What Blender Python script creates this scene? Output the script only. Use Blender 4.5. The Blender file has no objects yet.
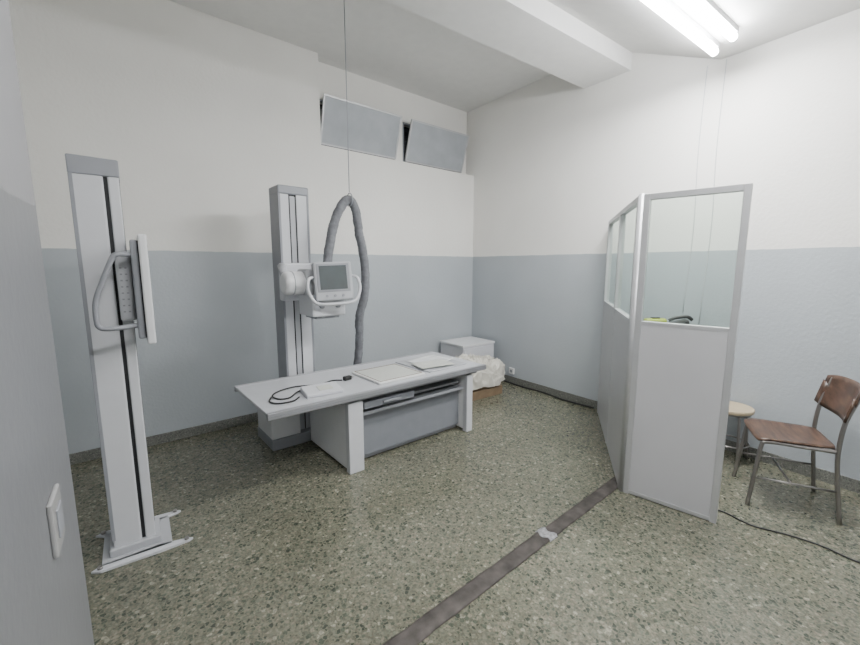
import bpy, bmesh, math, random
from mathutils import Vector, Matrix, noise
random.seed(4)
scene = bpy.context.scene
COL = scene.collection

# ------------------------------------------------------------------ materials
def new_mat(name):
    m = bpy.data.materials.new(name); m.use_nodes = True
    return m, m.node_tree.nodes, m.node_tree.links, m.node_tree.nodes["Principled BSDF"]

def plain(name, col, rough=0.5, metal=0.0, var=0.06, nscale=12.0, bump=0.0, bscale=120.0, spec=0.5, stretch=None):
    m, N, L, b = new_mat(name)
    g = N.new("ShaderNodeNewGeometry")
    src = g.outputs["Position"]
    if stretch:
        tc = N.new("ShaderNodeTexCoord"); mp = N.new("ShaderNodeMapping"); mp.inputs["Scale"].default_value = stretch
        L.new(tc.outputs["Object"], mp.inputs["Vector"]); src = mp.outputs[0]
    n = N.new("ShaderNodeTexNoise"); n.inputs["Scale"].default_value = nscale; n.inputs["Detail"].default_value = 4
    L.new(src, n.inputs["Vector"])
    r = N.new("ShaderNodeValToRGB")
    r.color_ramp.elements[0].position = 0.3; r.color_ramp.elements[1].position = 0.7
    r.color_ramp.elements[0].color = (*[c*(1-var) for c in col], 1)
    r.color_ramp.elements[1].color = (*[min(1, c*(1+var)) for c in col], 1)
    L.new(n.outputs["Fac"], r.inputs["Fac"]); L.new(r.outputs["Color"], b.inputs["Base Color"])
    b.inputs["Roughness"].default_value = rough; b.inputs["Metallic"].default_value = metal
    b.inputs["Specular IOR Level"].default_value = spec
    if bump > 0:
        n2 = N.new("ShaderNodeTexNoise"); n2.inputs["Scale"].default_value = bscale; n2.inputs["Detail"].default_value = 4
        L.new(g.outputs["Position"], n2.inputs["Vector"])
        bp = N.new("ShaderNodeBump"); bp.inputs["Strength"].default_value = bump; bp.inputs["Distance"].default_value = 0.01
        L.new(n2.outputs["Fac"], bp.inputs["Height"]); L.new(bp.outputs["Normal"], b.inputs["Normal"])
    return m

def wall_paint(name, white, blue, zsplit, bump=0.25):
    m, N, L, b = new_mat(name)
    g = N.new("ShaderNodeNewGeometry")
    s = N.new("ShaderNodeSeparateXYZ"); L.new(g.outputs["Position"], s.inputs[0])
    nn = N.new("ShaderNodeTexNoise"); nn.inputs["Scale"].default_value = 9; L.new(g.outputs["Position"], nn.inputs["Vector"])
    ma = N.new("ShaderNodeMath"); ma.operation = 'MULTIPLY_ADD'; ma.inputs[1].default_value = 0.012
    L.new(nn.outputs["Fac"], ma.inputs[0]); L.new(s.outputs["Z"], ma.inputs[2])
    gt = N.new("ShaderNodeMath"); gt.operation = 'GREATER_THAN'; gt.inputs[1].default_value = zsplit + 0.006
    L.new(ma.outputs[0], gt.inputs[0])
    big = N.new("ShaderNodeTexNoise"); big.inputs["Scale"].default_value = 1.6; big.inputs["Detail"].default_value = 6
    L.new(g.outputs["Position"], big.inputs["Vector"])
    def ramp(c, v):
        r = N.new("ShaderNodeValToRGB")
        r.color_ramp.elements[0].position = 0.3; r.color_ramp.elements[1].position = 0.7
        r.color_ramp.elements[0].color = (*[x*(1-v) for x in c], 1); r.color_ramp.elements[1].color = (*[min(1, x*(1+v)) for x in c], 1)
        L.new(big.outputs["Fac"], r.inputs["Fac"]); return r
    rb, rw = ramp(blue, 0.04), ramp(white, 0.03)
    mx = N.new("ShaderNodeMix"); mx.data_type = 'RGBA'
    L.new(gt.outputs[0], mx.inputs[0]); L.new(rb.outputs[0], mx.inputs[6]); L.new(rw.outputs[0], mx.inputs[7])
    L.new(mx.outputs[2], b.inputs["Base Color"])
    rr = N.new("ShaderNodeMapRange"); rr.inputs[3].default_value = 0.38; rr.inputs[4].default_value = 0.85
    L.new(gt.outputs[0], rr.inputs[0]); L.new(rr.outputs[0], b.inputs["Roughness"])
    if bump > 0:
        n2 = N.new("ShaderNodeTexNoise"); n2.inputs["Scale"].default_value = 45; n2.inputs["Detail"].default_value = 5
        L.new(g.outputs["Position"], n2.inputs["Vector"])
        bp = N.new("ShaderNodeBump"); bp.inputs["Strength"].default_value = bump; bp.inputs["Distance"].default_value = 0.008
        L.new(n2.outputs["Fac"], bp.inputs["Height"]); L.new(bp.outputs["Normal"], b.inputs["Normal"])
    return m

def terrazzo(name, scale, cement, cols, rough):
    m, N, L, b = new_mat(name)
    g = N.new("ShaderNodeNewGeometry")
    nz = N.new("ShaderNodeTexNoise"); nz.inputs["Scale"].default_value = scale*0.9
    L.new(g.outputs["Position"], nz.inputs["Vector"])
    vm = N.new("ShaderNodeVectorMath"); vm.operation = 'MULTIPLY_ADD'
    vm.inputs[1].default_value = (0.9/scale,)*3
    L.new(nz.outputs["Color"], vm.inputs[0]); L.new(g.outputs["Position"], vm.inputs[2])
    v1 = N.new("ShaderNodeTexVoronoi"); v1.inputs["Scale"].default_value = scale
    v2 = N.new("ShaderNodeTexVoronoi"); v2.inputs["Scale"].default_value = scale; v2.feature = 'DISTANCE_TO_EDGE'
    L.new(vm.outputs[0], v1.inputs["Vector"]); L.new(vm.outputs[0], v2.inputs["Vector"])
    sp = N.new("ShaderNodeSeparateColor"); L.new(v1.outputs["Color"], sp.inputs[0])
    r = N.new("ShaderNodeValToRGB"); r.color_ramp.interpolation = 'CONSTANT'
    els = r.color_ramp.elements
    while len(els) > 1: els.remove(els[-1])
    els[0].position = 0; els[0].color = (*cols[0][1], 1)
    for p, c in cols[1:]:
        e = els.new(p); e.color = (*c, 1)
    L.new(sp.outputs[0], r.inputs["Fac"])
    th = N.new("ShaderNodeMapRange"); th.inputs[3].default_value = 0.03; th.inputs[4].default_value = 0.26
    L.new(sp.outputs[1], th.inputs[0])
    lt = N.new("ShaderNodeMath"); lt.operation = 'LESS_THAN'
    L.new(v2.outputs["Distance"], lt.inputs[0]); L.new(th.outputs[0], lt.inputs[1])
    mx = N.new("ShaderNodeMix"); mx.data_type = 'RGBA'; mx.inputs[7].default_value = (*cement, 1)
    L.new(lt.outputs[0], mx.inputs[0]); L.new(r.outputs[0], mx.inputs[6])
    v3 = N.new("ShaderNodeTexVoronoi"); v3.inputs["Scale"].default_value = scale*2.2
    L.new(g.outputs["Position"], v3.inputs["Vector"])
    sp3 = N.new("ShaderNodeSeparateColor"); L.new(v3.outputs["Color"], sp3.inputs[0])
    r3 = N.new("ShaderNodeMapRange"); r3.inputs[3].default_value = 0.70; r3.inputs[4].default_value = 1.26
    L.new(sp3.outputs[1], r3.inputs[0])
    big = N.new("ShaderNodeTexNoise"); big.inputs["Scale"].default_value = 1.3; big.inputs["Detail"].default_value = 5
    L.new(g.outputs["Position"], big.inputs["Vector"])
    rb = N.new("ShaderNodeMapRange"); rb.inputs[1].default_value = 0.3; rb.inputs[2].default_value = 0.7
    rb.inputs[3].default_value = 0.85; rb.inputs[4].default_value = 1.12
    L.new(big.outputs["Fac"], rb.inputs[0])
    mu = N.new("ShaderNodeMath"); mu.operation = 'MULTIPLY'; L.new(r3.outputs[0], mu.inputs[0]); L.new(rb.outputs[0], mu.inputs[1])
    mm = N.new("ShaderNodeVectorMath"); mm.operation = 'SCALE'
    L.new(mx.outputs[2], mm.inputs[0]); L.new(mu.outputs[0], mm.inputs["Scale"])
    L.new(mm.outputs[0], b.inputs["Base Color"])
    b.inputs["Roughness"].default_value = rough
    return m

def emit(name, col, s):
    m, N, L, b = new_mat(name)
    b.inputs["Base Color"].default_value = (*col, 1)
    b.inputs["Emission Color"].default_value = (*col, 1); b.inputs["Emission Strength"].default_value = s
    return m

def glass(name, tint, refl=0.05):
    m, N, L, b = new_mat(name)
    N.remove(b); out = N["Material Output"]
    t = N.new("ShaderNodeBsdfTransparent"); t.inputs[0].default_value = (*tint, 1)
    gl = N.new("ShaderNodeBsdfGlossy"); gl.inputs["Roughness"].default_value = 0.03
    mx = N.new("ShaderNodeMixShader"); mx.inputs[0].default_value = refl
    L.new(t.outputs[0], mx.inputs[1]); L.new(gl.outputs[0], mx.inputs[2])
    L.new(mx.outputs[0], out.inputs[0])
    return m

WHITE = (0.82, 0.807, 0.772); BLUE = (0.435, 0.468, 0.495)
M_wall = wall_paint("wall_paint", WHITE, BLUE, 1.62)
M_jamb = wall_paint("entry_wall_shade_paint", (0.27, 0.27, 0.28), (0.19, 0.195, 0.207), 1.62, 0.10)  # room paint darkened so the entry wall reads as in shade
M_ceil = plain("ceiling_white", (0.82, 0.815, 0.80), 0.9, var=0.02, bump=0.15, bscale=40)
M_floor = terrazzo("terrazzo_floor", 56, (0.150, 0.147, 0.108),
    [(0, (0.046, 0.056, 0.042)), (0.17, (0.078, 0.090, 0.067)), (0.36, (0.130, 0.136, 0.102)), (0.56, (0.205, 0.185, 0.140)), (0.70, (0.175, 0.173, 0.130)), (0.82, (0.110, 0.116, 0.087)), (0.93, (0.275, 0.262, 0.205))], 0.24)
M_base = terrazzo("terrazzo_skirting", 110, (0.17, 0.172, 0.155),
    [(0, (0.09, 0.10, 0.09)), (0.25, (0.15, 0.155, 0.14)), (0.55, (0.21, 0.21, 0.19)), (0.85, (0.28, 0.275, 0.25))], 0.4)
M_white = plain("white_enamel", (0.72, 0.725, 0.74), 0.35, var=0.02)
M_white2 = plain("offwhite_enamel", (0.60, 0.61, 0.64), 0.4, var=0.02)
M_lilac = plain("lilac_white_laminate", (0.60, 0.605, 0.64), 0.35, var=0.02)
M_top = plain("tabletop_grey", (0.52, 0.53, 0.56), 0.3, var=0.03)
M_panel = plain("screen_panel_grey", (0.53, 0.53, 0.55), 0.35, var=0.03, nscale=3)
M_grey = plain("grey_plastic", (0.27, 0.28, 0.305), 0.45, var=0.03)
M_lgrey = plain("light_grey_plastic", (0.43, 0.44, 0.465), 0.45, var=0.03)
M_vent = plain("vent_shadow", (0.26, 0.265, 0.28), 0.6, var=0.03)
M_bgrey = plain("blue_grey_panel", (0.21, 0.222, 0.248), 0.45, var=0.04)
M_dark = plain("dark_slot", (0.02, 0.021, 0.024), 0.6, var=0.1)
M_black = plain("black_rubber", (0.018, 0.018, 0.018), 0.5, var=0.1)
M_alu = plain("brushed_aluminium", (0.56, 0.565, 0.58), 0.4, metal=0.45, var=0.03)
M_rail = plain("table_rail_metal", (0.38, 0.385, 0.41), 0.35, metal=0.6, var=0.03)
M_chrome = plain("dull_chrome", (0.30, 0.285, 0.275), 0.3, metal=0.85, var=0.05)
M_hose = plain("grey_hose_sleeve", (0.16, 0.165, 0.18), 0.8, var=0.2, nscale=25, bump=0.4, bscale=60)
M_screen = plain("dark_screen", (0.06, 0.075, 0.08), 0.15, var=0.1)
M_win = plain("frosted_pane", (0.40, 0.425, 0.455), 0.5, var=0.08, nscale=6)
M_wood = plain("brown_plywood", (0.078, 0.043, 0.028), 0.35, var=0.6, nscale=7, stretch=(9, 1.2, 3))
M_beige = plain("beige_seat", (0.46, 0.38, 0.26), 0.45, var=0.06)
M_duct = plain("duct_cover", (0.075, 0.067, 0.062), 0.75, var=0.4, nscale=14, bump=0.3, bscale=40, spec=0.25)
M_tape = plain("clear_tape", (0.30, 0.30, 0.31), 0.2, var=0.35, nscale=60)
M_cloth = plain("cream_cloth", (0.60, 0.58, 0.52), 0.9, var=0.08, nscale=14, bump=0.15, bscale=90)
M_card = plain("cardboard", (0.20, 0.14, 0.085), 0.85, var=0.15)
M_ylw = plain("yellow_green_plastic", (0.32, 0.37, 0.05), 0.5)
M_film = plain("detector_face", (0.56, 0.57, 0.53), 0.35, var=0.02)
M_cable = plain("pale_cable", (0.50, 0.51, 0.52), 0.5)
M_out = plain("socket_white", (0.70, 0.70, 0.69), 0.4, var=0.02)
M_sheet = plain("paper_white", (0.76, 0.77, 0.78), 0.25, var=0.03)
M_switch = plain("grey_switch_plastic", (0.30, 0.30, 0.30), 0.45, var=0.04)  # even mid grey for the switch box
M_tube = emit("fluorescent_tube", (0.97, 0.985, 1.0), 95)
M_glass = glass("lead_glass", (0.90, 0.945, 0.915))

# ------------------------------------------------------------------ builders
def Rz(a, loc=(0, 0, 0)): return Matrix.Translation(Vector(loc)) @ Matrix.Rotation(a, 4, 'Z')

class B:
    def __init__(s): s.bm = bmesh.new()
    def box(s, x0, x1, y0, y1, z0, z1, mi=0, bev=0.0, mat=None, seg=2):
        t = bmesh.new(); bmesh.ops.create_cube(t, size=1)
        for v in t.verts:
            v.co = Vector(((x0+x1)/2+v.co.x*(x1-x0), (y0+y1)/2+v.co.y*(y1-y0), (z0+z1)/2+v.co.z*(z1-z0)))
        if bev > 0: bmesh.ops.bevel(t, geom=t.edges[:], offset=bev, segments=seg, affect='EDGES', profile=0.5)
        s._merge(t, mi, mat); return s
    def _merge(s, t, mi, mat=None, smooth=False):
        if mat is not None: bmesh.ops.transform(t, matrix=mat, verts=t.verts)
        bmesh.ops.recalc_face_normals(t, faces=t.faces)
        mp = {}
        for v in t.verts: mp[v] = s.bm.verts.new(v.co)
        for f in t.faces:
            try:
                nf = s.bm.faces.new([mp[v] for v in f.verts]); nf.material_index = mi; nf.smooth = smooth or f.smooth
            except ValueError: pass
        t.free()
    def cyl(s, p0, p1, r0, r1=None, seg=20, mi=0, bev=0.0, mat=None):
        p0, p1 = Vector(p0), Vector(p1); r1 = r0 if r1 is None else r1
        d = p1-p0; t = bmesh.new()
        bmesh.ops.create_cone(t, cap_ends=True, segments=seg, radius1=r0, radius2=r1, depth=d.length)
        if bev > 0:
            es = [e for e in t.edges if abs(e.verts[0].co.z-e.verts[1].co.z) < 1e-6]
            bmesh.ops.bevel(t, geom=es, offset=bev, segments=3, affect='EDGES', profile=0.5)
        for f in t.faces: f.smooth = len(f.verts) == 4
        q = d.normalized().to_track_quat('Z', 'Y').to_matrix().to_4x4()
        m = Matrix.Translation((p0+p1)/2) @ q
        if mat is not None: m = mat @ m
        s._merge(t, mi, m); return s
    def prism(s, prof, axis, a0, a1, mi=0, mat=None, bev=0.0):
        t = bmesh.new()
        def P(p, a):
            return {'x': (a, p[0], p[1]), 'y': (p[0], a, p[1]), 'z': (p[0], p[1], a)}[axis]
        v0 = [t.verts.new(P(p, a0)) for p in prof]; v1 = [t.verts.new(P(p, a1)) for p in prof]
        t.faces.new(v0); t.faces.new(v1[::-1]); n = len(prof)
        for i in range(n): t.faces.new([v0[i], v1[i], v1[(i+1) % n], v0[(i+1) % n]])
        if bev > 0: bmesh.ops.bevel(t, geom=t.edges[:], offset=bev, segments=2, affect='EDGES', profile=0.5)
        s._merge(t, mi, mat); return s
    def tube(s, pts, r, mi=0, smooth=True, seg=10, sub=8, closed=False, ripple=0, mat=None, crinkle=0):
        pts = [Vector(p) for p in pts]; n = len(pts)
        if smooth:
            out = []
            rng = n if closed else n-1
            for i in range(rng):
                if closed: a, b, c, d = pts[(i-1) % n], pts[i], pts[(i+1) % n], pts[(i+2) % n]
                else:
                    a = pts[i-1] if i > 0 else pts[i]*2-pts[i+1]; b = pts[i]; c = pts[i+1]
                    d = pts[i+2] if i+2 < n else pts[i+1]*2-pts[i]
                for k in range(sub):
                    t = k/sub
                    out.append(0.5*((2*b)+(-a+c)*t+(2*a-5*b+4*c-d)*t*t+(-a+3*b-3*c+d)*t**3))
            if not closed: out.append(pts[-1])
            pts = out
        t = bmesh.new(); n = len(pts); rings = []
        ref = None
        for i, p in enumerate(pts):
            if closed: tan = (pts[(i+1) % n]-pts[i-1]).normalized()
            else: tan = (pts[min(i+1, n-1)]-pts[max(i-1, 0)]).normalized()
            if ref is None:
                ref = Vector((0, 0, 1)) if abs(tan.z) < 0.9 else Vector((1, 0, 0))
            ref = (ref-tan*ref.dot(tan)).normalized(); bi = tan.cross(ref)
            rr = r*(1+ripple*(1 if i % 2 else -1))
            ring = []
            for k in range(seg):
                dv = math.cos(2*math.pi*k/seg)*ref+math.sin(2*math.pi*k/seg)*bi
                q = p+rr*dv
                if crinkle:
                    q = p+dv*rr*(1+crinkle*noise.noise(q*14)+crinkle*0.6*noise.noise(Vector((q.x*30, q.y*30, q.z*60))))
                ring.append(t.verts.new(q))
            rings.append(ring)
        m = n if closed else n-1
        for i in range(m):
            A, C = rings[i], rings[(i+1) % n]
            for k in range(seg):
                f = t.faces.new([A[k], A[(k+1) % seg], C[(k+1) % seg], C[k]]); f.smooth = True
        if not closed: t.faces.new(rings[0][::-1]); t.faces.new(rings[-1])
        s._merge(t, mi, mat); return s
    def grid(s, fn, nu, nv, thick=0.0, mi=0):
        t = bmesh.new(); G = [[t.verts.new(fn(i/nu, j/nv)) for j in range(nv+1)] for i in range(nu+1)]
        for i in range(nu):
            for j in range(nv):
                f = t.faces.new([G[i][j], G[i+1][j], G[i+1][j+1], G[i][j+1]]); f.smooth = True
        if thick:
            bmesh.ops.recalc_face_normals(t, faces=t.faces)
            bmesh.ops.solidify(t, geom=t.faces[:], thickness=thick)
        s._merge(t, mi); return s
    def obj(s, name, mats, parent=None, label=None, loc=None, rotz=0.0):
        me = bpy.data.meshes.new(name); s.bm.to_mesh(me); s.bm.free()
        for m in (mats if isinstance(mats, (list, tuple)) else [mats]): me.materials.append(m)
        o = bpy.data.objects.new(name, me); COL.objects.link(o)
        if parent: o.parent = parent
        if loc: o.location = loc
        o.rotation_euler[2] = rotz
        if label: o["label"] = label
        return o

def thing(name, label, cat, loc, rotz=0.0):
    e = bpy.data.objects.new(name, None); COL.objects.link(e); e.empty_display_size = 0.1
    e.location = loc; e.rotation_euler[2] = rotz; e["label"] = label; e["category"] = cat
    return e
def solo(o, label, cat): o["label"] = label; o["category"] = cat; return o
def struct(o, label=None, cat=None):
    o["kind"] = "structure"
    o["label"] = label or o.name; o["category"] = cat or o.name.split("_")[0]
    return o

# ------------------------------------------------------------------ room
CEIL = 3.55
A_ROT = math.radians(3.45)
A_LOC = (3.84, 4.2, 0)
XR = 3.84
struct(B().box(-1.2, 4.1, -1.4, 4.6, -0.1, 0).obj("floor", M_floor), "green and cream speckled terrazzo floor with dull polish", "floor")
struct(B().box(-1.2, 4.1, -1.4, 4.6, CEIL, CEIL+0.1).obj("ceiling", M_ceil), "white painted plaster ceiling of the room", "ceiling")
w = B()
w.box(-5.2, 0, 0, 0.3, 0, 2.70)
w.box(-5.2, -2.2, 0, 0.3, 2.70, CEIL)
w.box(-2.2, 0, 0.15, 0.3, 3.20, CEIL)
w.box(-2.2, 0, 0.15, 0.3, 2.70, 2.745)
w.box(-2.2, -2.17, 0.15, 0.3, 2.745, 3.2)
w.box(-1.20, -1.08, 0.15, 0.3, 2.745, 3.2)
w.box(-0.10, 0, 0.15, 0.3, 2.745, 3.2)
struct(w.obj("wall_back", M_wall, loc=A_LOC, rotz=A_ROT), "plaster wall painted white above and blue-grey below, with high window recess", "wall")
YC = 1.30; XF = 3.68
wr = B().box(XR, XR+0.15, YC, 4.55, 0, CEIL)
wr.prism([(XR, YC), (XR+0.15, YC), (XR+0.15, -1.35), (XF, -1.35)], 'z', 0, CEIL)
struct(wr.obj("wall_right", M_wall), "plaster wall painted white above and blue-grey below, slightly folded", "wall")
struct(B().box(-1.15, -1.0, -1.35, 4.4, 0, CEIL).obj("wall_left", M_wall), "plaster wall painted white and blue-grey", "wall")
struct(B().box(-1.0, XF, -1.35, -1.2, 0, CEIL).obj("wall_front", M_wall), "plaster wall painted white and blue-grey", "wall")
struct(B().box(-0.55, -0.15, -1.2, 1.21, 0, CEIL, bev=0.012).obj("wall_entry", M_jamb), "plaster wall end, paint darkened for shade, beside the entrance", "wall")
BH = 0.085
struct(B().box(-4.82, -0.02, -0.012, 0, 0, BH, bev=0.003).obj("baseboard_back", M_base, loc=A_LOC, rotz=A_ROT), "grey speckled terrazzo skirting below blue-grey wall", "baseboard")
xs = XR-(XR-XF)*(YC+1.2)/(YC+1.35)
struct(B().prism([(XR-.012, 4.17), (XR, 4.17), (XR, YC), (xs, -1.2), (xs-.012, -1.2), (XR-.012, YC)], 'z', 0, BH).obj("baseboard_right", M_base), "grey speckled terrazzo skirting below blue-grey wall", "baseboard")
struct(B().box(-1.0, XR, 2.10, 2.58, 3.27, CEIL).obj("trim_1", M_ceil), "deep white plastered ceiling beam", "beam")
struct(B().prism([(2.10, 3.42), (1.38, 3.09), (-1.2, 3.09), (-1.2, CEIL), (2.10, CEIL)], 'x', -1.0, XR).obj("trim_2", M_ceil), "white lowered plaster ceiling soffit beside the beam", "ceiling soffit")

for i, (x0, x1) in enumerate([(-2.15, -1.19), (-1.05, -0.10)]):
    b = B(); H = 0.47; a = math.radians(17)
    T = Matrix.Translation((0, 0.145, 2.75)) @ Matrix.Rotation(a, 4, 'X')
    f = 0.018
    b.box(x0, x1, -0.012, 0.012, 0, f, 0, 0.002, T); b.box(x0, x1, -0.012, 0.012, H-f, H, 0, 0.002, T)
    b.box(x0, x0+f, -0.012, 0.012, f, H-f, 0, 0.002, T); b.box(x1-f, x1, -0.012, 0.012, f, H-f, 0, 0.002, T)
    b.box(x0+f, x1-f, -0.004, 0.004, f, H-f, 1, 0, T)
    b.box(x0-0.015, x1+0.01, 0.16, 0.19, 3.18, 3.20, 2); b.box(x0-0.02, x0, 0.16, 0.19, 2.75, 3.18, 2)
    for k in range(7): b.box(x0, x1, 0.24, 0.25, 2.80+k*0.055, 2.812+k*0.055, 3)
    b.box(x0-.02, x1, 0.285, 0.295, 2.745, 3.2, 3)  # near-black backing sheet stands in for darkness behind the opening
    struct(b.obj("window_%d" % (i+1), [M_alu, M_win, M_grey, M_dark], loc=A_LOC, rotz=A_ROT),
           "small grey frosted hopper window tilted open inwards", "window")

# ------------------------------------------------------------------ lights (two tubes in view, one added out of view, area fill)
def fixture(x0, x1, yc, z, lab):
    e = thing("fluorescent_lamp", lab, "ceiling light", ((x0+x1)/2, yc, z-0.07))
    h = (x1-x0)/2
    B().box(-h, h, -0.022, 0.022, 0.035, 0.07, 0, 0.004).obj("lamp_body", M_white, e)
    for s_ in (-1, 1):
        B().box(min(s_*h, s_*(h-.02)), max(s_*h, s_*(h-.02)), -0.018, 0.018, -0.015, 0.04, 0, 0.003).obj("lamp_holder", M_white, e)
    B().cyl((-h+0.02, 0, 0.008), (h-0.02, 0, 0.008), 0.025).obj("fluorescent_tube", M_tube, e)
    return e
fixture(2.25, 3.55, 1.315, 3.09, "added out-of-view fluorescent tube on slim white ceiling batten")
fixture(2.15, 3.43, 1.165, 3.09, "added out-of-view fluorescent tube on slim white ceiling batten")
fixture(0.2, 1.5, 0.1, 3.09, "added out-of-view fluorescent tube on slim white ceiling batten")  # tube added out of view to brighten the room
def area(name, loc, sx, sy, e):
    l = bpy.data.lights.new(name, 'AREA'); l.shape = 'RECTANGLE'; l.size = sx; l.size_y = sy; l.energy = e
    l.color = (1.0, 0.992, 0.975)
    o = bpy.data.objects.new(name, l); COL.objects.link(o); o.location = loc; return o
area("added_lamp_fill", (2.85, 1.24, 2.98), 1.3, 0.2, 60)  # area fill added under the two visible tubes
area("added_lamp_fill", (0.85, 0.1, 2.98), 1.3, 0.1, 40)  # area fill added under the out-of-view tube

# ------------------------------------------------------------------ wall bucky stand
e = thing("chest_stand", "white floor-standing chest x-ray detector stand with side grab handle", "x-ray stand", (-0.09, 2.58, 0))
b = B().box(-0.10, 0.02, -0.085, 0.085, 0.02, 1.93, 0, 0.008).box(0.036, 0.080, -0.085, 0.085, 0.02, 1.93, 0, 0.006)
b.box(0.018, 0.04, -0.07, 0.07, 0.02, 1.93, 1).box(0.076, 0.0815, -0.02, 0.02, 0.10, 1.92, 1)
b.obj("column", [M_white2, M_dark], e)
B().box(-0.104, -0.088, -0.0885, 0.0885, 0.09, 1.92, 0, 0.002).obj("side_trim", M_grey, e, "grey vertical trim strip")
B().prism([(-0.105, 1.915), (0.084, 1.915), (0.084, 1.995), (-0.105, 2.0)], 'y', -0.090, 0.090, bev=0.006).obj("column_cap", M_grey, e, "grey plastic top cap")
b = B().box(-0.118, 0.105, -0.105, 0.105, 0.012, 0.052, 0, 0.006).box(-0.15, 0.15, -0.15, 0.15, 0.004, 0.014, 0, 0.003)
b.obj("base_plate", M_lgrey, e, "light grey flat base plate")
for sy, x1 in ((-1, 0.245), (1, 0.215)):
    pr = [(-0.19, sy*0.165), (-0.15, sy*0.185), (0.10, sy*0.185), (x1-0.02, sy*0.178), (x1, sy*0.165), (x1-0.02, sy*0.152), (0.10, sy*0.125), (-0.15, sy*0.135)]
    if sy < 0: pr = pr[::-1]
    b = B().prism(pr, 'z', 0.001, 0.014, bev=0.002)
    for x in (-0.155, x1-0.03): b.cyl((x, sy*0.165, 0.014), (x, sy*0.165, 0.026), 0.011, mi=1)
    b.obj("foot", [M_white2, M_chrome], e, "slim tapered white foot with bolts")
b = B().box(0.095, 0.125, -0.225, 0.205, 1.15, 1.62, 0, 0.008)
b.box(0.127, 0.162, -0.255, 0.23, 1.125, 1.645, 1, 0.008).box(0.123, 0.129, -0.23, 0.20, 1.155, 1.615, 2)
b.box(0.1615, 0.1635, -0.215, 0.185, 1.17, 1.60, 2)
b.obj("detector_housing", [M_grey, M_white, M_dark], e, "white square detector housing with grey back")
b = B().box(0.032, 0.095, -0.15, -0.088, 1.23, 1.55, 0, 0.014)
for k in range(8):
    for j in range(2): b.box(0.046+j*0.020, 0.055+j*0.020, -0.1508, -0.1495, 1.275+k*0.03, 1.282+k*0.03, 1)
b.obj("carriage", [M_lgrey, M_vent], e, "grey sliding carriage with small vent holes")
B().box(0.02, 0.095, 0.088, 0.13, 1.22, 1.56, 0, 0.012).obj("carriage_bracket", M_lgrey, e, "grey carriage bracket")
hd = [(0.10, -0.20, 1.55), (0.07, -0.24, 1.552), (0.045, -0.25, 1.55), (0.025, -0.25, 1.53), (-0.02, -0.25, 1.42), (-0.045, -0.25, 1.35), (-0.052, -0.25, 1.30), (-0.052, -0.25, 1.25), (-0.048, -0.25, 1.228), (-0.028, -0.25, 1.215), (0.03, -0.24, 1.213), (0.10, -0.20, 1.215)]
B().tube(hd, 0.0115, sub=5).obj("grab_handle", M_grey, e, "bent grey tubular grab handle")

# ------------------------------------------------------------------ tube column
TR = math.radians(3.2)
SL = Vector((1.10, 3.44, 0))
e = thing("xray_tube_stand", "white x-ray tube column with touch-screen tube head over the table", "x-ray machine", SL, TR)
b = B().box(-0.30, 0.25, -0.18, 0.22, 0.0, 0.09, 1, 0.006).box(-0.30, -0.06, -0.17, 0.2, 0.09, 0.50, 0, 0.01)
b.obj("base_housing", [M_white, M_grey], e, "white base housing with grey foot")
b = B().box(-0.125, -0.045, -0.10, 0.10, 0.09, 2.08, 0, 0.006).box(0.015, 0.115, -0.10, 0.10, 0.09, 2.08, 0, 0.006).box(-0.05, 0.02, -0.075, 0.09, 0.09, 2.08, 1)
b.box(-0.045, 0.015, -0.095, -0.07, 0.09, 2.05, 2).box(-0.045, -0.036, -0.098, -0.07, 0.09, 2.06, 1).box(0.006, 0.015, -0.098, -0.07, 0.09, 2.06, 1)
b.obj("column", [M_white2, M_dark, M_lgrey], e)
for xa, xb in ((-0.13, -0.112), (0.102, 0.12)):
    B().box(xa, xb, -0.103, 0.103, 0.095, 2.07, 0, 0.002).obj("side_trim", M_grey, e, "grey vertical trim strip")
B().box(-0.132, 0.122, -0.108, 0.108, 2.06, 2.13, 0, 0.012).obj("column_cap", M_grey, e, "grey top cap")
b = B().box(-0.16, 0.15, -0.20, -0.104, 1.22, 1.52, 0, 0.015).cyl((0.0, -0.20, 1.37), (0.02, -0.34, 1.37), 0.065, 0.06, bev=0.004)
b.obj("tube_arm", M_white2, e, "white carriage and rotating arm")
b = B().cyl((-0.24, -0.42, 1.37), (0.28, -0.42, 1.37), 0.086, seg=32, bev=0.03).box(-0.10, 0.20, -0.51, -0.33, 1.275, 1.475, 1, 0.02)
b.cyl((-0.18, -0.42, 1.37), (-0.17, -0.42, 1.37), 0.0885, seg=32, mi=1)
b.cyl((-0.2, -0.36, 1.42), (-0.2, -0.30, 1.50), 0.03, mi=1).cyl((0.25, -0.36, 1.42), (0.25, -0.30, 1.50), 0.03, mi=1)
b.obj("tube_housing", [M_white, M_lgrey], e, "white x-ray tube housing with grey centre box")
b = B().box(-0.08, 0.19, -0.56, -0.30, 1.12, 1.285, 0, 0.012).box(-0.04, 0.15, -0.53, -0.33, 1.10, 1.125, 1, 0.003)
b.cyl((-0.01, -0.56, 1.2), (-0.01, -0.58, 1.2), 0.018, mi=1).cyl((0.12, -0.56, 1.2), (0.12, -0.58, 1.2), 0.018, mi=1)
b.obj("collimator", [M_white2, M_grey], e, "white collimator box with grey knobs")
T = Matrix.Translation((0.07, -0.60, 1.39)) @ Matrix.Rotation(math.radians(-8), 4, 'X') @ Matrix.Rotation(math.radians(-14), 4, 'Z')
b = B().box(-0.14, 0.14, -0.03, 0.055, -0.15, 0.135, 0, 0.012, T).box(-0.06, 0.06, 0.045, 0.12, -0.05, 0.07, 0, 0.005, T)
b.obj("console", M_lgrey, e, "light grey control console")
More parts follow.
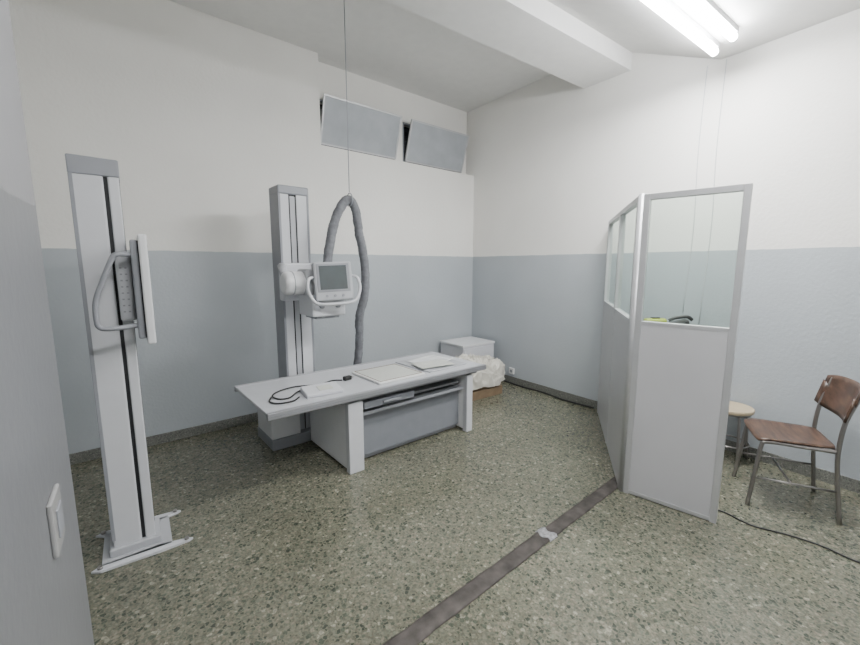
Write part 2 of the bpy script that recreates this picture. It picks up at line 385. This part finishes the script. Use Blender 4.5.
B().box(-0.12, 0.12, -0.034, -0.028, -0.085, 0.122, 0, 0.002, T).box(-0.102, 0.098, -0.0355, -0.033, -0.068, 0.107, 1, 0, T).obj("touch_screen", [M_grey, M_screen], e, "grey-framed dark touch screen")
for k in range(3): B().cyl(T @ Vector((-0.06+k*0.06, -0.029, -0.115)), T @ Vector((-0.06+k*0.06, -0.036, -0.115)), 0.01).obj("button", M_grey, e)
b = B().tube([T @ Vector(p) for p in [(-0.14, 0.0, 0.03), (-0.18, -0.02, 0.01), (-0.19, -0.035, -0.07), (-0.155, -0.04, -0.15), (-0.09, -0.045, -0.175), (0.09, -0.045, -0.175), (0.155, -0.04, -0.15), (0.19, -0.035, -0.07), (0.18, -0.02, 0.01), (0.14, 0.0, 0.03)]], 0.012)
b.obj("steering_handle", M_white2, e, "bent pale steering handle")
def loc2(p): return Matrix.Rotation(-TR, 4, 'Z') @ (Vector(p)-SL)
hp = [(1.28, 3.14, 1.46), (1.31, 3.15, 1.65), (1.37, 3.16, 1.86), (1.44, 3.15, 2.0), (1.50, 3.15, 2.035), (1.56, 3.16, 1.96), (1.585, 3.17, 1.80), (1.64, 3.18, 1.52), (1.645, 3.20, 1.25), (1.62, 3.26, 1.05), (1.65, 3.34, 0.8), (1.64, 3.40, 0.5), (1.58, 3.46, 0.2), (1.45, 3.48, 0.06)]
B().tube([loc2(p) for p in hp], 0.037, sub=24, crinkle=0.16, seg=18).obj("cable_hose", M_hose, e, "limp wrinkled grey fabric cable sleeve")
B().tube([loc2(p) for p in [(1.50, 3.15, 2.09), (1.50, 3.10, 2.06), (1.50, 3.10, 2.01), (1.50, 3.15, 1.985), (1.50, 3.20, 2.01), (1.50, 3.20, 2.06)]], 0.004, closed=True).obj("hose_ring", M_grey, e)
wire = B().cyl((1.50, 3.15, 2.098), (1.50, 3.15, CEIL), 0.0035, seg=8)
solo(wire.obj("hanging_wire", M_grey), "thin grey wire from ceiling carrying the cable hose", "wire")

# ------------------------------------------------------------------ patient table
e = thing("xray_table", "grey-topped white fixed x-ray patient table with detector tray", "x-ray table", (0.60, 2.48, 0), TR)
TL = 1.95
B().box(0.0, TL, 0.0, 0.76, 0.576, 0.598, 0, 0.003).obj("tabletop", M_top, e, "pale silver-grey smooth tabletop")
for y in (0.0, 0.742):
    B().box(-0.003, TL+.003, y-0.006, y+0.024, 0.556, 0.602, 0, 0.005).box(-0.003, TL+.003, y-0.0075, y+0.0255, 0.575, 0.579, 1).obj("side_rail", [M_rail, M_grey], e, "metal side rail with accessory groove")
B().box(0.52, TL-.06, 0.05, 0.71, 0.525, 0.576, 0, 0.004).obj("top_frame", M_grey, e, "grey frame beneath the top")
for x0, x1, xa, xb in ((0.56, 0.635, 0.555, 0.675), (1.735, 1.80, 1.735, 1.805)):
    b = B().box(x0, x1, 0.035, 0.725, 0.02, 0.53, 0, 0.008).box(xa, xb, 0.02, 0.075, 0.0, 0.53, 1, 0.006)
    b.obj("leg_panel", [M_white, M_white2], e, "white end leg panel")
b = B().box(0.635, 1.735, 0.13, 0.68, 0.05, 0.40, 0, 0.003).box(0.64, 1.73, 0.16, 0.68, 0.012, 0.06, 1)
b.obj("lower_cabinet", [M_bgrey, M_grey], e, "blue-grey recessed lower front panel")
B().box(0.636, 1.734, 0.30, 0.32, 0.40, 0.53, 0).obj("bay_shade_back", M_dark, e, "near-black sheet standing in for shade in the open bay")  # inner shade of the bay put into a near-black sheet
B().box(0.640, 1.734, 0.07, 0.13, 0.395, 0.42, 0, 0.004).obj("bay_rail", M_grey, e, "grey rail below the tray bay")
b = B().box(0.70, 1.16, 0.045, 0.28, 0.450, 0.505, 0, 0.006).box(1.18, 1.70, 0.10, 0.28, 0.450, 0.47, 1, 0.004).box(0.86, 1.02, 0.025, 0.046, 0.472, 0.488, 1, 0.003)
b.obj("detector_tray", [M_bgrey, M_grey], e, "grey sliding detector tray")
TZ = 0.5985
def on_table(name, x, y, rot, lab, cat): return thing(name, lab, cat, (x, y, TZ), rot)
e = on_table("flat_panel_detector", 1.66, 2.84, math.radians(4), "flat white square x-ray detector with brown-lined border lying on table", "x-ray detector")
B().box(-0.225, 0.225, -0.215, 0.215, 0, 0.018, 0, 0.005).box(-0.20, 0.20, -0.19, 0.19, 0.0182, 0.0192, 1).obj("detector_body", [M_out, M_film], e)
B().tube([(-0.205, -0.195, 0.0195), (0.205, -0.195, 0.0195), (0.205, 0.195, 0.0195), (-0.205, 0.195, 0.0195)], 0.002, closed=True, smooth=False, seg=6).obj("border_line", M_card, e)
e = on_table("cassette", 2.17, 2.93, math.radians(6), "thin grey flat cassette lying on table", "cassette")
B().box(-0.23, 0.23, -0.24, 0.24, 0, 0.010, 0, 0.003).obj("cassette_body", M_lgrey, e)
def sheet(name, x, y, z, sx, sy, rot, mat, lab):
    f = lambda u, v: Vector(((u-.5)*sx, (v-.5)*sy, 0.002+0.008*abs(noise.noise(Vector((u*4+x*5, v*4+y*7, 0))))))
    o = B().grid(f, 18, 18, 0.0008).obj(name, mat, loc=(x, y, z), rotz=rot); solo(o, lab, "sheet")
sheet("plastic_sheet", 2.22, 3.00, TZ+.011, 0.38, 0.30, 0.28, M_sheet, "loose wavy white sheet lying on cassette")
sheet("plastic_sheet", 2.12, 2.83, TZ+.021, 0.34, 0.22, -0.12, M_film, "small loose grey-white sheet lying on cassette")
e = on_table("control_box", 1.03, 2.70, math.radians(-3), "plain light grey hand control box on table", "control box")
B().prism([(-0.085, 0.0), (0.085, 0.0), (0.085, 0.045), (-0.085, 0.025)], 'x', -0.13, 0.13, bev=0.006).obj("box_body", M_lilac, e)
B().box(-0.03, 0.07, -0.04, 0.04, 0.034, 0.0385, 0, 0.001, Matrix.Rotation(math.radians(6.7), 4, 'X')).obj("label_plate", M_film, e, "pale face plate")
cb = B().tube([(1.02, 2.80, 0.605), (0.97, 2.83, 0.605), (0.89, 2.80, 0.605), (0.80, 2.70, 0.605), (0.73, 2.72, 0.605), (0.72, 2.82, 0.605), (0.80, 2.90, 0.605), (0.92, 2.93, 0.605), (1.08, 2.88, 0.605), (1.2, 2.92, 0.605), (1.27, 2.885, 0.606)], 0.0055)
cb.tube([(0.86, 2.68, 0.605), (0.80, 2.62, 0.605), (0.70, 2.63, 0.605), (0.67, 2.70, 0.605), (0.70, 2.78, 0.605)], 0.0055)
solo(cb.obj("power_cable", M_black), "black coiled power cable lying on table", "cable")
e = on_table("power_plug", 1.315, 2.885, 0.2, "black mains plug on cable end on table", "plug")
B().box(-0.035, 0.03, -0.02, 0.02, 0, 0.034, 0, 0.008).obj("plug_body", M_black, e)
for yy in (-0.009, 0.009): B().cyl((0.03, yy, 0.017), (0.05, yy, 0.017), 0.003).obj("pin", M_chrome, e)

# ------------------------------------------------------------------ corner cabinet, cloth
e = thing("low_cabinet", "low white metal cabinet in the room corner", "cabinet", (3.46, 3.88, 0))
B().box(-0.26, 0.27, -0.23, 0.22, 0.03, 0.50, 0, 0.006).box(-0.25, 0.26, -0.21, 0.21, 0.0, 0.03, 0).obj("cabinet_body", M_lilac, e)
B().box(-0.27, 0.28, -0.24, 0.225, 0.50, 0.525, 0, 0.004).obj("cabinet_top", M_white, e)
B().box(-0.25, 0.255, -0.242, -0.23, 0.05, 0.48, 0, 0.003).obj("door", M_lilac, e)
e = thing("cardboard_box", "brown cardboard boxes stacked beside cabinet", "box", (3.12, 3.34, 0), 0.0)
B().box(-0.32, 0.30, -0.15, 0.15, 0, 0.10, 0, 0.004).obj("box_lower", M_card, e)
B().box(-0.31, 0.29, -0.14, 0.14, 0.101, 0.21, 0, 0.004).obj("box_upper", M_card, e)
def ridge(p):
    return 1-2*abs(noise.noise(p))
def cl(u, v):
    a = u*2*math.pi; t = v
    ca, sa = math.cos(a), math.sin(a)
    prof = math.sin(min(t*1.12, 1.0)*math.pi/2)**0.85
    zz = math.cos(min(t*1.0, 1.0)*math.pi/2)**0.5
    sq = 1/max(abs(ca)**3+abs(sa)**3, 1e-6)**(1/3)
    x, y = 0.39*prof*ca*sq, 0.18*prof*sa*sq
    # warped ridged folds, running mostly across the pile
    p = Vector((x*7.5, y*5, zz*2.0))
    wv = Vector((noise.noise(p*0.8), noise.noise(p*0.8+Vector((5, 2, 1))), noise.noise(p*0.8+Vector((1, 7, 3)))))
    q = p+wv*1.4
    fold = ridge(q*0.9)**3*0.055+max(0, ridge(q*1.9+Vector((2, 2, 2))))**4*0.030+0.015*noise.noise(q*3)
    fold *= min(1, t*5)*0.85+0.15
    s_ = 1+(fold-0.03)*1.6*min(1, t*2)
    drop = 0.14+0.05*noise.noise(Vector((ca*2, sa*2, 9)))+(0.0 if sa < 0 else 0.08)
    z = drop+zz*(0.44-drop)*(1-0.18*ca)+(fold-0.02)*0.9*zz**0.5
    return Vector((x*s_, y*s_, max(z, 0.10)))
b = B().grid(cl, 200, 70)
bmesh.ops.remove_doubles(b.bm, verts=b.bm.verts, dist=0.0003)
g = b.obj("crumpled_cloth", M_cloth, loc=(3.12, 3.34, 0), rotz=0.0)
solo(g, "crumpled cream cloth sheet draped over cardboard boxes", "cloth")

# ------------------------------------------------------------------ protective screen
P1 = Vector((2.54, 1.264)); P2 = Vector((2.653, 0.752)); P3 = Vector((3.77, 2.165))
e = thing("radiation_screen", "white leaded protective screen with aluminium frame and glass windows", "protective screen", (P1.x, P1.y, 0))
def wing(Pa, Pb, nb, H=1.925, zg=1.145):
    d = (Pb-Pa); Lg = d.length; a = math.atan2(d.y, d.x)
    T = Rz(a, (Pa.x-P1.x, Pa.y-P1.y, 0)); pw = 0.035
    for k in range(nb+1):
        x = k*Lg/nb
        x0, x1 = x-pw/2, x+pw/2
        if k == 0: x0, x1 = 0.012, 0.012+pw
        if k == nb: x0, x1 = Lg-pw, Lg
        B().box(x0, x1, -0.022, 0.022, 0, H, 0, 0.003, T).obj("post", M_alu, e)
    for k in range(nb):
        x0 = k*Lg/nb+pw; x1 = (k+1)*Lg/nb-(pw/2 if k < nb-1 else pw)
        if k > 0: x0 = k*Lg/nb+pw/2
        x0 += 0.012 if k == 0 else 0
        B().box(x0, x1, -0.018, 0.018, 0.03, zg-0.012, 0, 0.002, T).obj("lower_panel", M_panel, e, "pale grey solid lower panel")
        B().box(x0, x1, -0.02, 0.02, zg-0.012, zg+0.012, 0, 0.002, T).obj("rail", M_alu, e)
        B().box(x0, x1, -0.02, 0.02, H-0.035, H, 0, 0.002, T).obj("rail", M_alu, e)
        B().box(x0, x1, -0.02, 0.02, 0.005, 0.03, 0, 0.002, T).obj("rail", M_alu, e)
        B().box(x0-0.004, x1+0.004, -0.004, 0.004, zg+0.01, H-0.033, 0, 0, T).obj("glass_pane", M_glass, e, "clear leaded glass pane")
wing(P1, P2, 1); wing(P1, P3, 2)
B().cyl((0, 0, 0), (0, 0, 1.93), 0.022, seg=12).obj("post", M_alu, e)

CT = 1.04
e = thing("control_cabinet", "grey generator control cabinet behind the protective screen", "cabinet", (3.22, 1.34, 0), 0.0)
B().box(-0.22, 0.25, -0.16, 0.16, 0.03, CT-.025, 0, 0.01).box(-0.2, 0.23, -0.15, 0.15, 0, 0.03, 0).obj("cabinet_body", M_lgrey, e)
B().box(-0.235, 0.265, -0.175, 0.175, CT-.025, CT, 0, 0.005).obj("cabinet_top", M_bgrey, e)
e = thing("telephone", "low black desk telephone on control cabinet", "telephone", (3.20, 1.265, CT+.0005), 0.6)
B().prism([(-0.07, 0), (0.07, 0), (0.06, 0.04), (-0.055, 0.075)], 'x', -0.05, 0.05, bev=0.012).obj("telephone_body", M_black, e)
B().tube([(-0.02, -0.08, 0.07), (-0.02, -0.045, 0.092), (-0.02, 0.03, 0.08), (-0.02, 0.07, 0.06)], 0.012).obj("handset", M_black, e)
e = thing("plastic_case", "yellow-green rounded plastic case on control cabinet", "plastic case", (3.075, 1.375, CT+.0005), -0.6)
B().box(-0.08, 0.08, -0.03, 0.03, 0, 0.075, 0, 0.02, seg=4).obj("case_body", M_ylw, e)
B().box(-0.03, 0.03, -0.015, 0.015, 0.073, 0.083, 0, 0.004).obj("case_latch", M_black, e)

# ------------------------------------------------------------------ stool
e = thing("round_stool", "round beige stool with chrome tubular legs beside wall", "stool", (3.65, 1.02, 0))
B().cyl((0, 0, 0.395), (0, 0, 0.425), 0.145, seg=40, bev=0.008).obj("seat", M_beige, e)
B().cyl((0, 0, 0.380), (0, 0, 0.396), 0.13, seg=40).obj("seat_ring", M_chrome, e)
for k in range(4):
    a = math.radians(45+90*k); c, s_ = math.cos(a), math.sin(a)
    B().tube([(c*0.09, s_*0.09, 0.385), (c*0.115, s_*0.115, 0.36), (c*0.145, s_*0.145, 0.0)], 0.010, sub=4).obj("leg", M_chrome, e)
B().tube([(0.132*math.cos(math.radians(15*k)), 0.132*math.sin(math.radians(15*k)), 0.14) for k in range(24)], 0.006, smooth=False, closed=True).obj("foot_ring", M_chrome, e)

# ------------------------------------------------------------------ chair (local +x = facing direction)
fa = math.atan2(0.893, -0.45)
e = thing("side_chair", "old brown plywood chair with dull chrome tubular frame", "chair", (3.28, 0.615, 0), fa)
def seatf(u, v):
    x = -0.19+u*0.38; w = 0.195-0.02*(1-u); y = (v-.5)*2*w
    cx = (abs(u-.5)*2)**6; cy = (abs(v-.5)*2)**6
    x2 = (x)*(1-0.05*cy); y2 = y*(1-0.07*cx)
    return Vector((x2, y2, 0.452-0.012*(1-(2*v-1)**2)*(1-(2*u-1)**2)-0.016*max(0, (u-.8)/.2)**2))
B().grid(seatf, 16, 16, 0.011).obj("seat", M_wood, e, "worn brown plywood seat")
def backf(u, v):
    y = (u-.5)*0.43; x = -0.205-0.05*(1-(2*u-1)**2)-0.05*v
    z = 0.595+0.225*v-(0.025*(abs(2*u-1))**4 if v > .5 else -0.025*(abs(2*u-1))**4)
    return Vector((x+0.016, y, z))
B().grid(backf, 18, 8, 0.012).obj("backrest", M_wood, e, "large curved brown plywood backrest")
for sy in (-1, 1):
    y = sy*0.18
    B().tube([(-0.235, sy*0.195, 0.0), (-0.205, y, 0.25), (-0.19, y, 0.43), (-0.20, y, 0.60), (-0.23, y, 0.72), (-0.252, y, 0.80)], 0.012, sub=5).obj("rear_leg", M_chrome, e)
    B().tube([(0.20, sy*0.195, 0.0), (0.175, sy*0.185, 0.25), (0.16, sy*0.18, 0.40), (0.13, sy*0.178, 0.427), (-0.05, sy*0.176, 0.427), (-0.185, sy*0.176, 0.427)], 0.012, sub=6).obj("leg", M_chrome, e)
    B().cyl((-0.213, sy*0.185, 0.19), (0.182, sy*0.187, 0.19), 0.007, seg=10).obj("stretcher", M_chrome, e)
B().cyl((0.12, -0.178, 0.427), (0.12, 0.178, 0.427), 0.009, seg=10).obj("cross_bar", M_chrome, e)
B().cyl((-0.0, -0.185, 0.19), (-0.0, 0.185, 0.19), 0.007, seg=10).obj("stretcher", M_chrome, e)
B().cyl((-0.188, -0.18, 0.427), (-0.188, 0.18, 0.427), 0.009, seg=10).obj("cross_bar", M_chrome, e)

# ------------------------------------------------------------------ floor duct, cables, sockets
dr = math.atan2(0.13, 1.8)
e = thing("floor_cable_cover", "faded grey-brown taped cable cover strip running across floor", "cable cover", (0.2, 1.165, 0), dr)
def strip(x0, x1, hw, z):
    def f(u, v):
        x = x0+(x1-x0)*u; s_ = (v-.5)*2
        wv = hw+0.005*noise.noise(Vector((x*9, math.copysign(3, s_), 0)))+0.003*noise.noise(Vector((x*40, s_, 5)))
        zz = z*(1-abs(s_)**6)+0.0015+0.002*noise.noise(Vector((x*25, s_*2, 1)))*(1-abs(s_))
        return Vector((x, s_*wv, zz))
    return B().grid(f, 160, 14, 0.001)
strip(-0.9, 1.555, 0.044, 0.006).obj("cover_strip", M_duct, e)
strip(1.560, 2.58, 0.042, 0.007).obj("cover_strip", M_duct, e)
b = B().grid(lambda u, v: Vector((1.52+u*0.07+0.01*math.sin(v*9), (v-.5)*0.105, 0.012+0.003*noise.noise(Vector((u*5, v*7, 2)))+(-0.007 if v < .1 or v > .9 else 0))), 12, 14, 0.001)
b.obj("tape", M_tape, e, "crumpled clear tape over the joint")
c = B().tube([(2.74, 0.86, 0.005), (2.80, 0.77, 0.005), (2.78, 0.62, 0.005), (2.84, 0.47, 0.005), (2.87, 0.33, 0.005), (2.86, 0.18, 0.005), (2.95, -0.05, 0.005), (3.05, -0.3, 0.005)], 0.0045)
solo(c.obj("floor_cable", M_black), "thin black cable trailing across floor near chair", "cable")
c = B().tube([(3.80, 3.55, 0.012), (3.79, 3.2, 0.010), (3.81, 2.9, 0.010), (3.78, 2.6, 0.010), (3.80, 2.35, 0.010), (3.81, 2.25, 0.010)], 0.010)
solo(c.obj("skirting_cable", M_black), "black cable lying along the skirting", "cable")
for y, z0 in ((1.34, 1.0), (1.47, 1.1)):
    c = B(); x = XR-.006
    c.tube([(x, y, 3.075), (x-.001, y+0.01, 2.4), (x, y-0.005, 1.8), (x-.001, y+0.02, z0)], 0.003, sub=6, seg=6)
    solo(c.obj("wall_cable", M_cable), "thin pale cable running down the wall", "cable")
e = thing("wall_socket", "white wall socket above the skirting near cabinet", "socket", (XR, 3.42, 0.16))
B().box(-0.022, 0, -0.04, 0.04, -0.04, 0.04, 0, 0.006).obj("socket_plate", M_out, e)
B().cyl((-0.0225, 0, 0), (-0.024, 0, 0), 0.02).obj("socket_face", M_grey, e)
e = thing("light_switch", "dull grey-white surface-mounted switch box on shade-darkened entry wall", "switch", (-0.15, 0.94, 1.045))
B().box(0, 0.008, -0.045, 0.045, -0.05, 0.05, 0, 0.003).obj("switch_box", M_switch, e)
B().box(0.008, 0.011, -0.022, 0.022, -0.026, 0.026, 0, 0.001).obj("rocker", M_grey, e)

# ------------------------------------------------------------------ world + camera
wd = bpy.data.worlds.new("World"); scene.world = wd; wd.use_nodes = True
wd.node_tree.nodes["Background"].inputs[0].default_value = (0.03, 0.035, 0.045, 1)
wd.node_tree.nodes["Background"].inputs[1].default_value = 0.5
cam = bpy.data.cameras.new("camera"); co = bpy.data.objects.new("camera", cam); COL.objects.link(co)
cam.sensor_fit = 'HORIZONTAL'; cam.sensor_width = 36; cam.lens = 36*402/860; cam.clip_start = 0.02
th = math.radians(8.07); fx, fy = 0.594, 0.8046
fwd = Vector((fx*math.cos(th), fy*math.cos(th), -math.sin(th)))
co.location = (0, 0, 1.5); co.rotation_euler = fwd.to_track_quat('-Z', 'Y').to_euler()
scene.camera = co
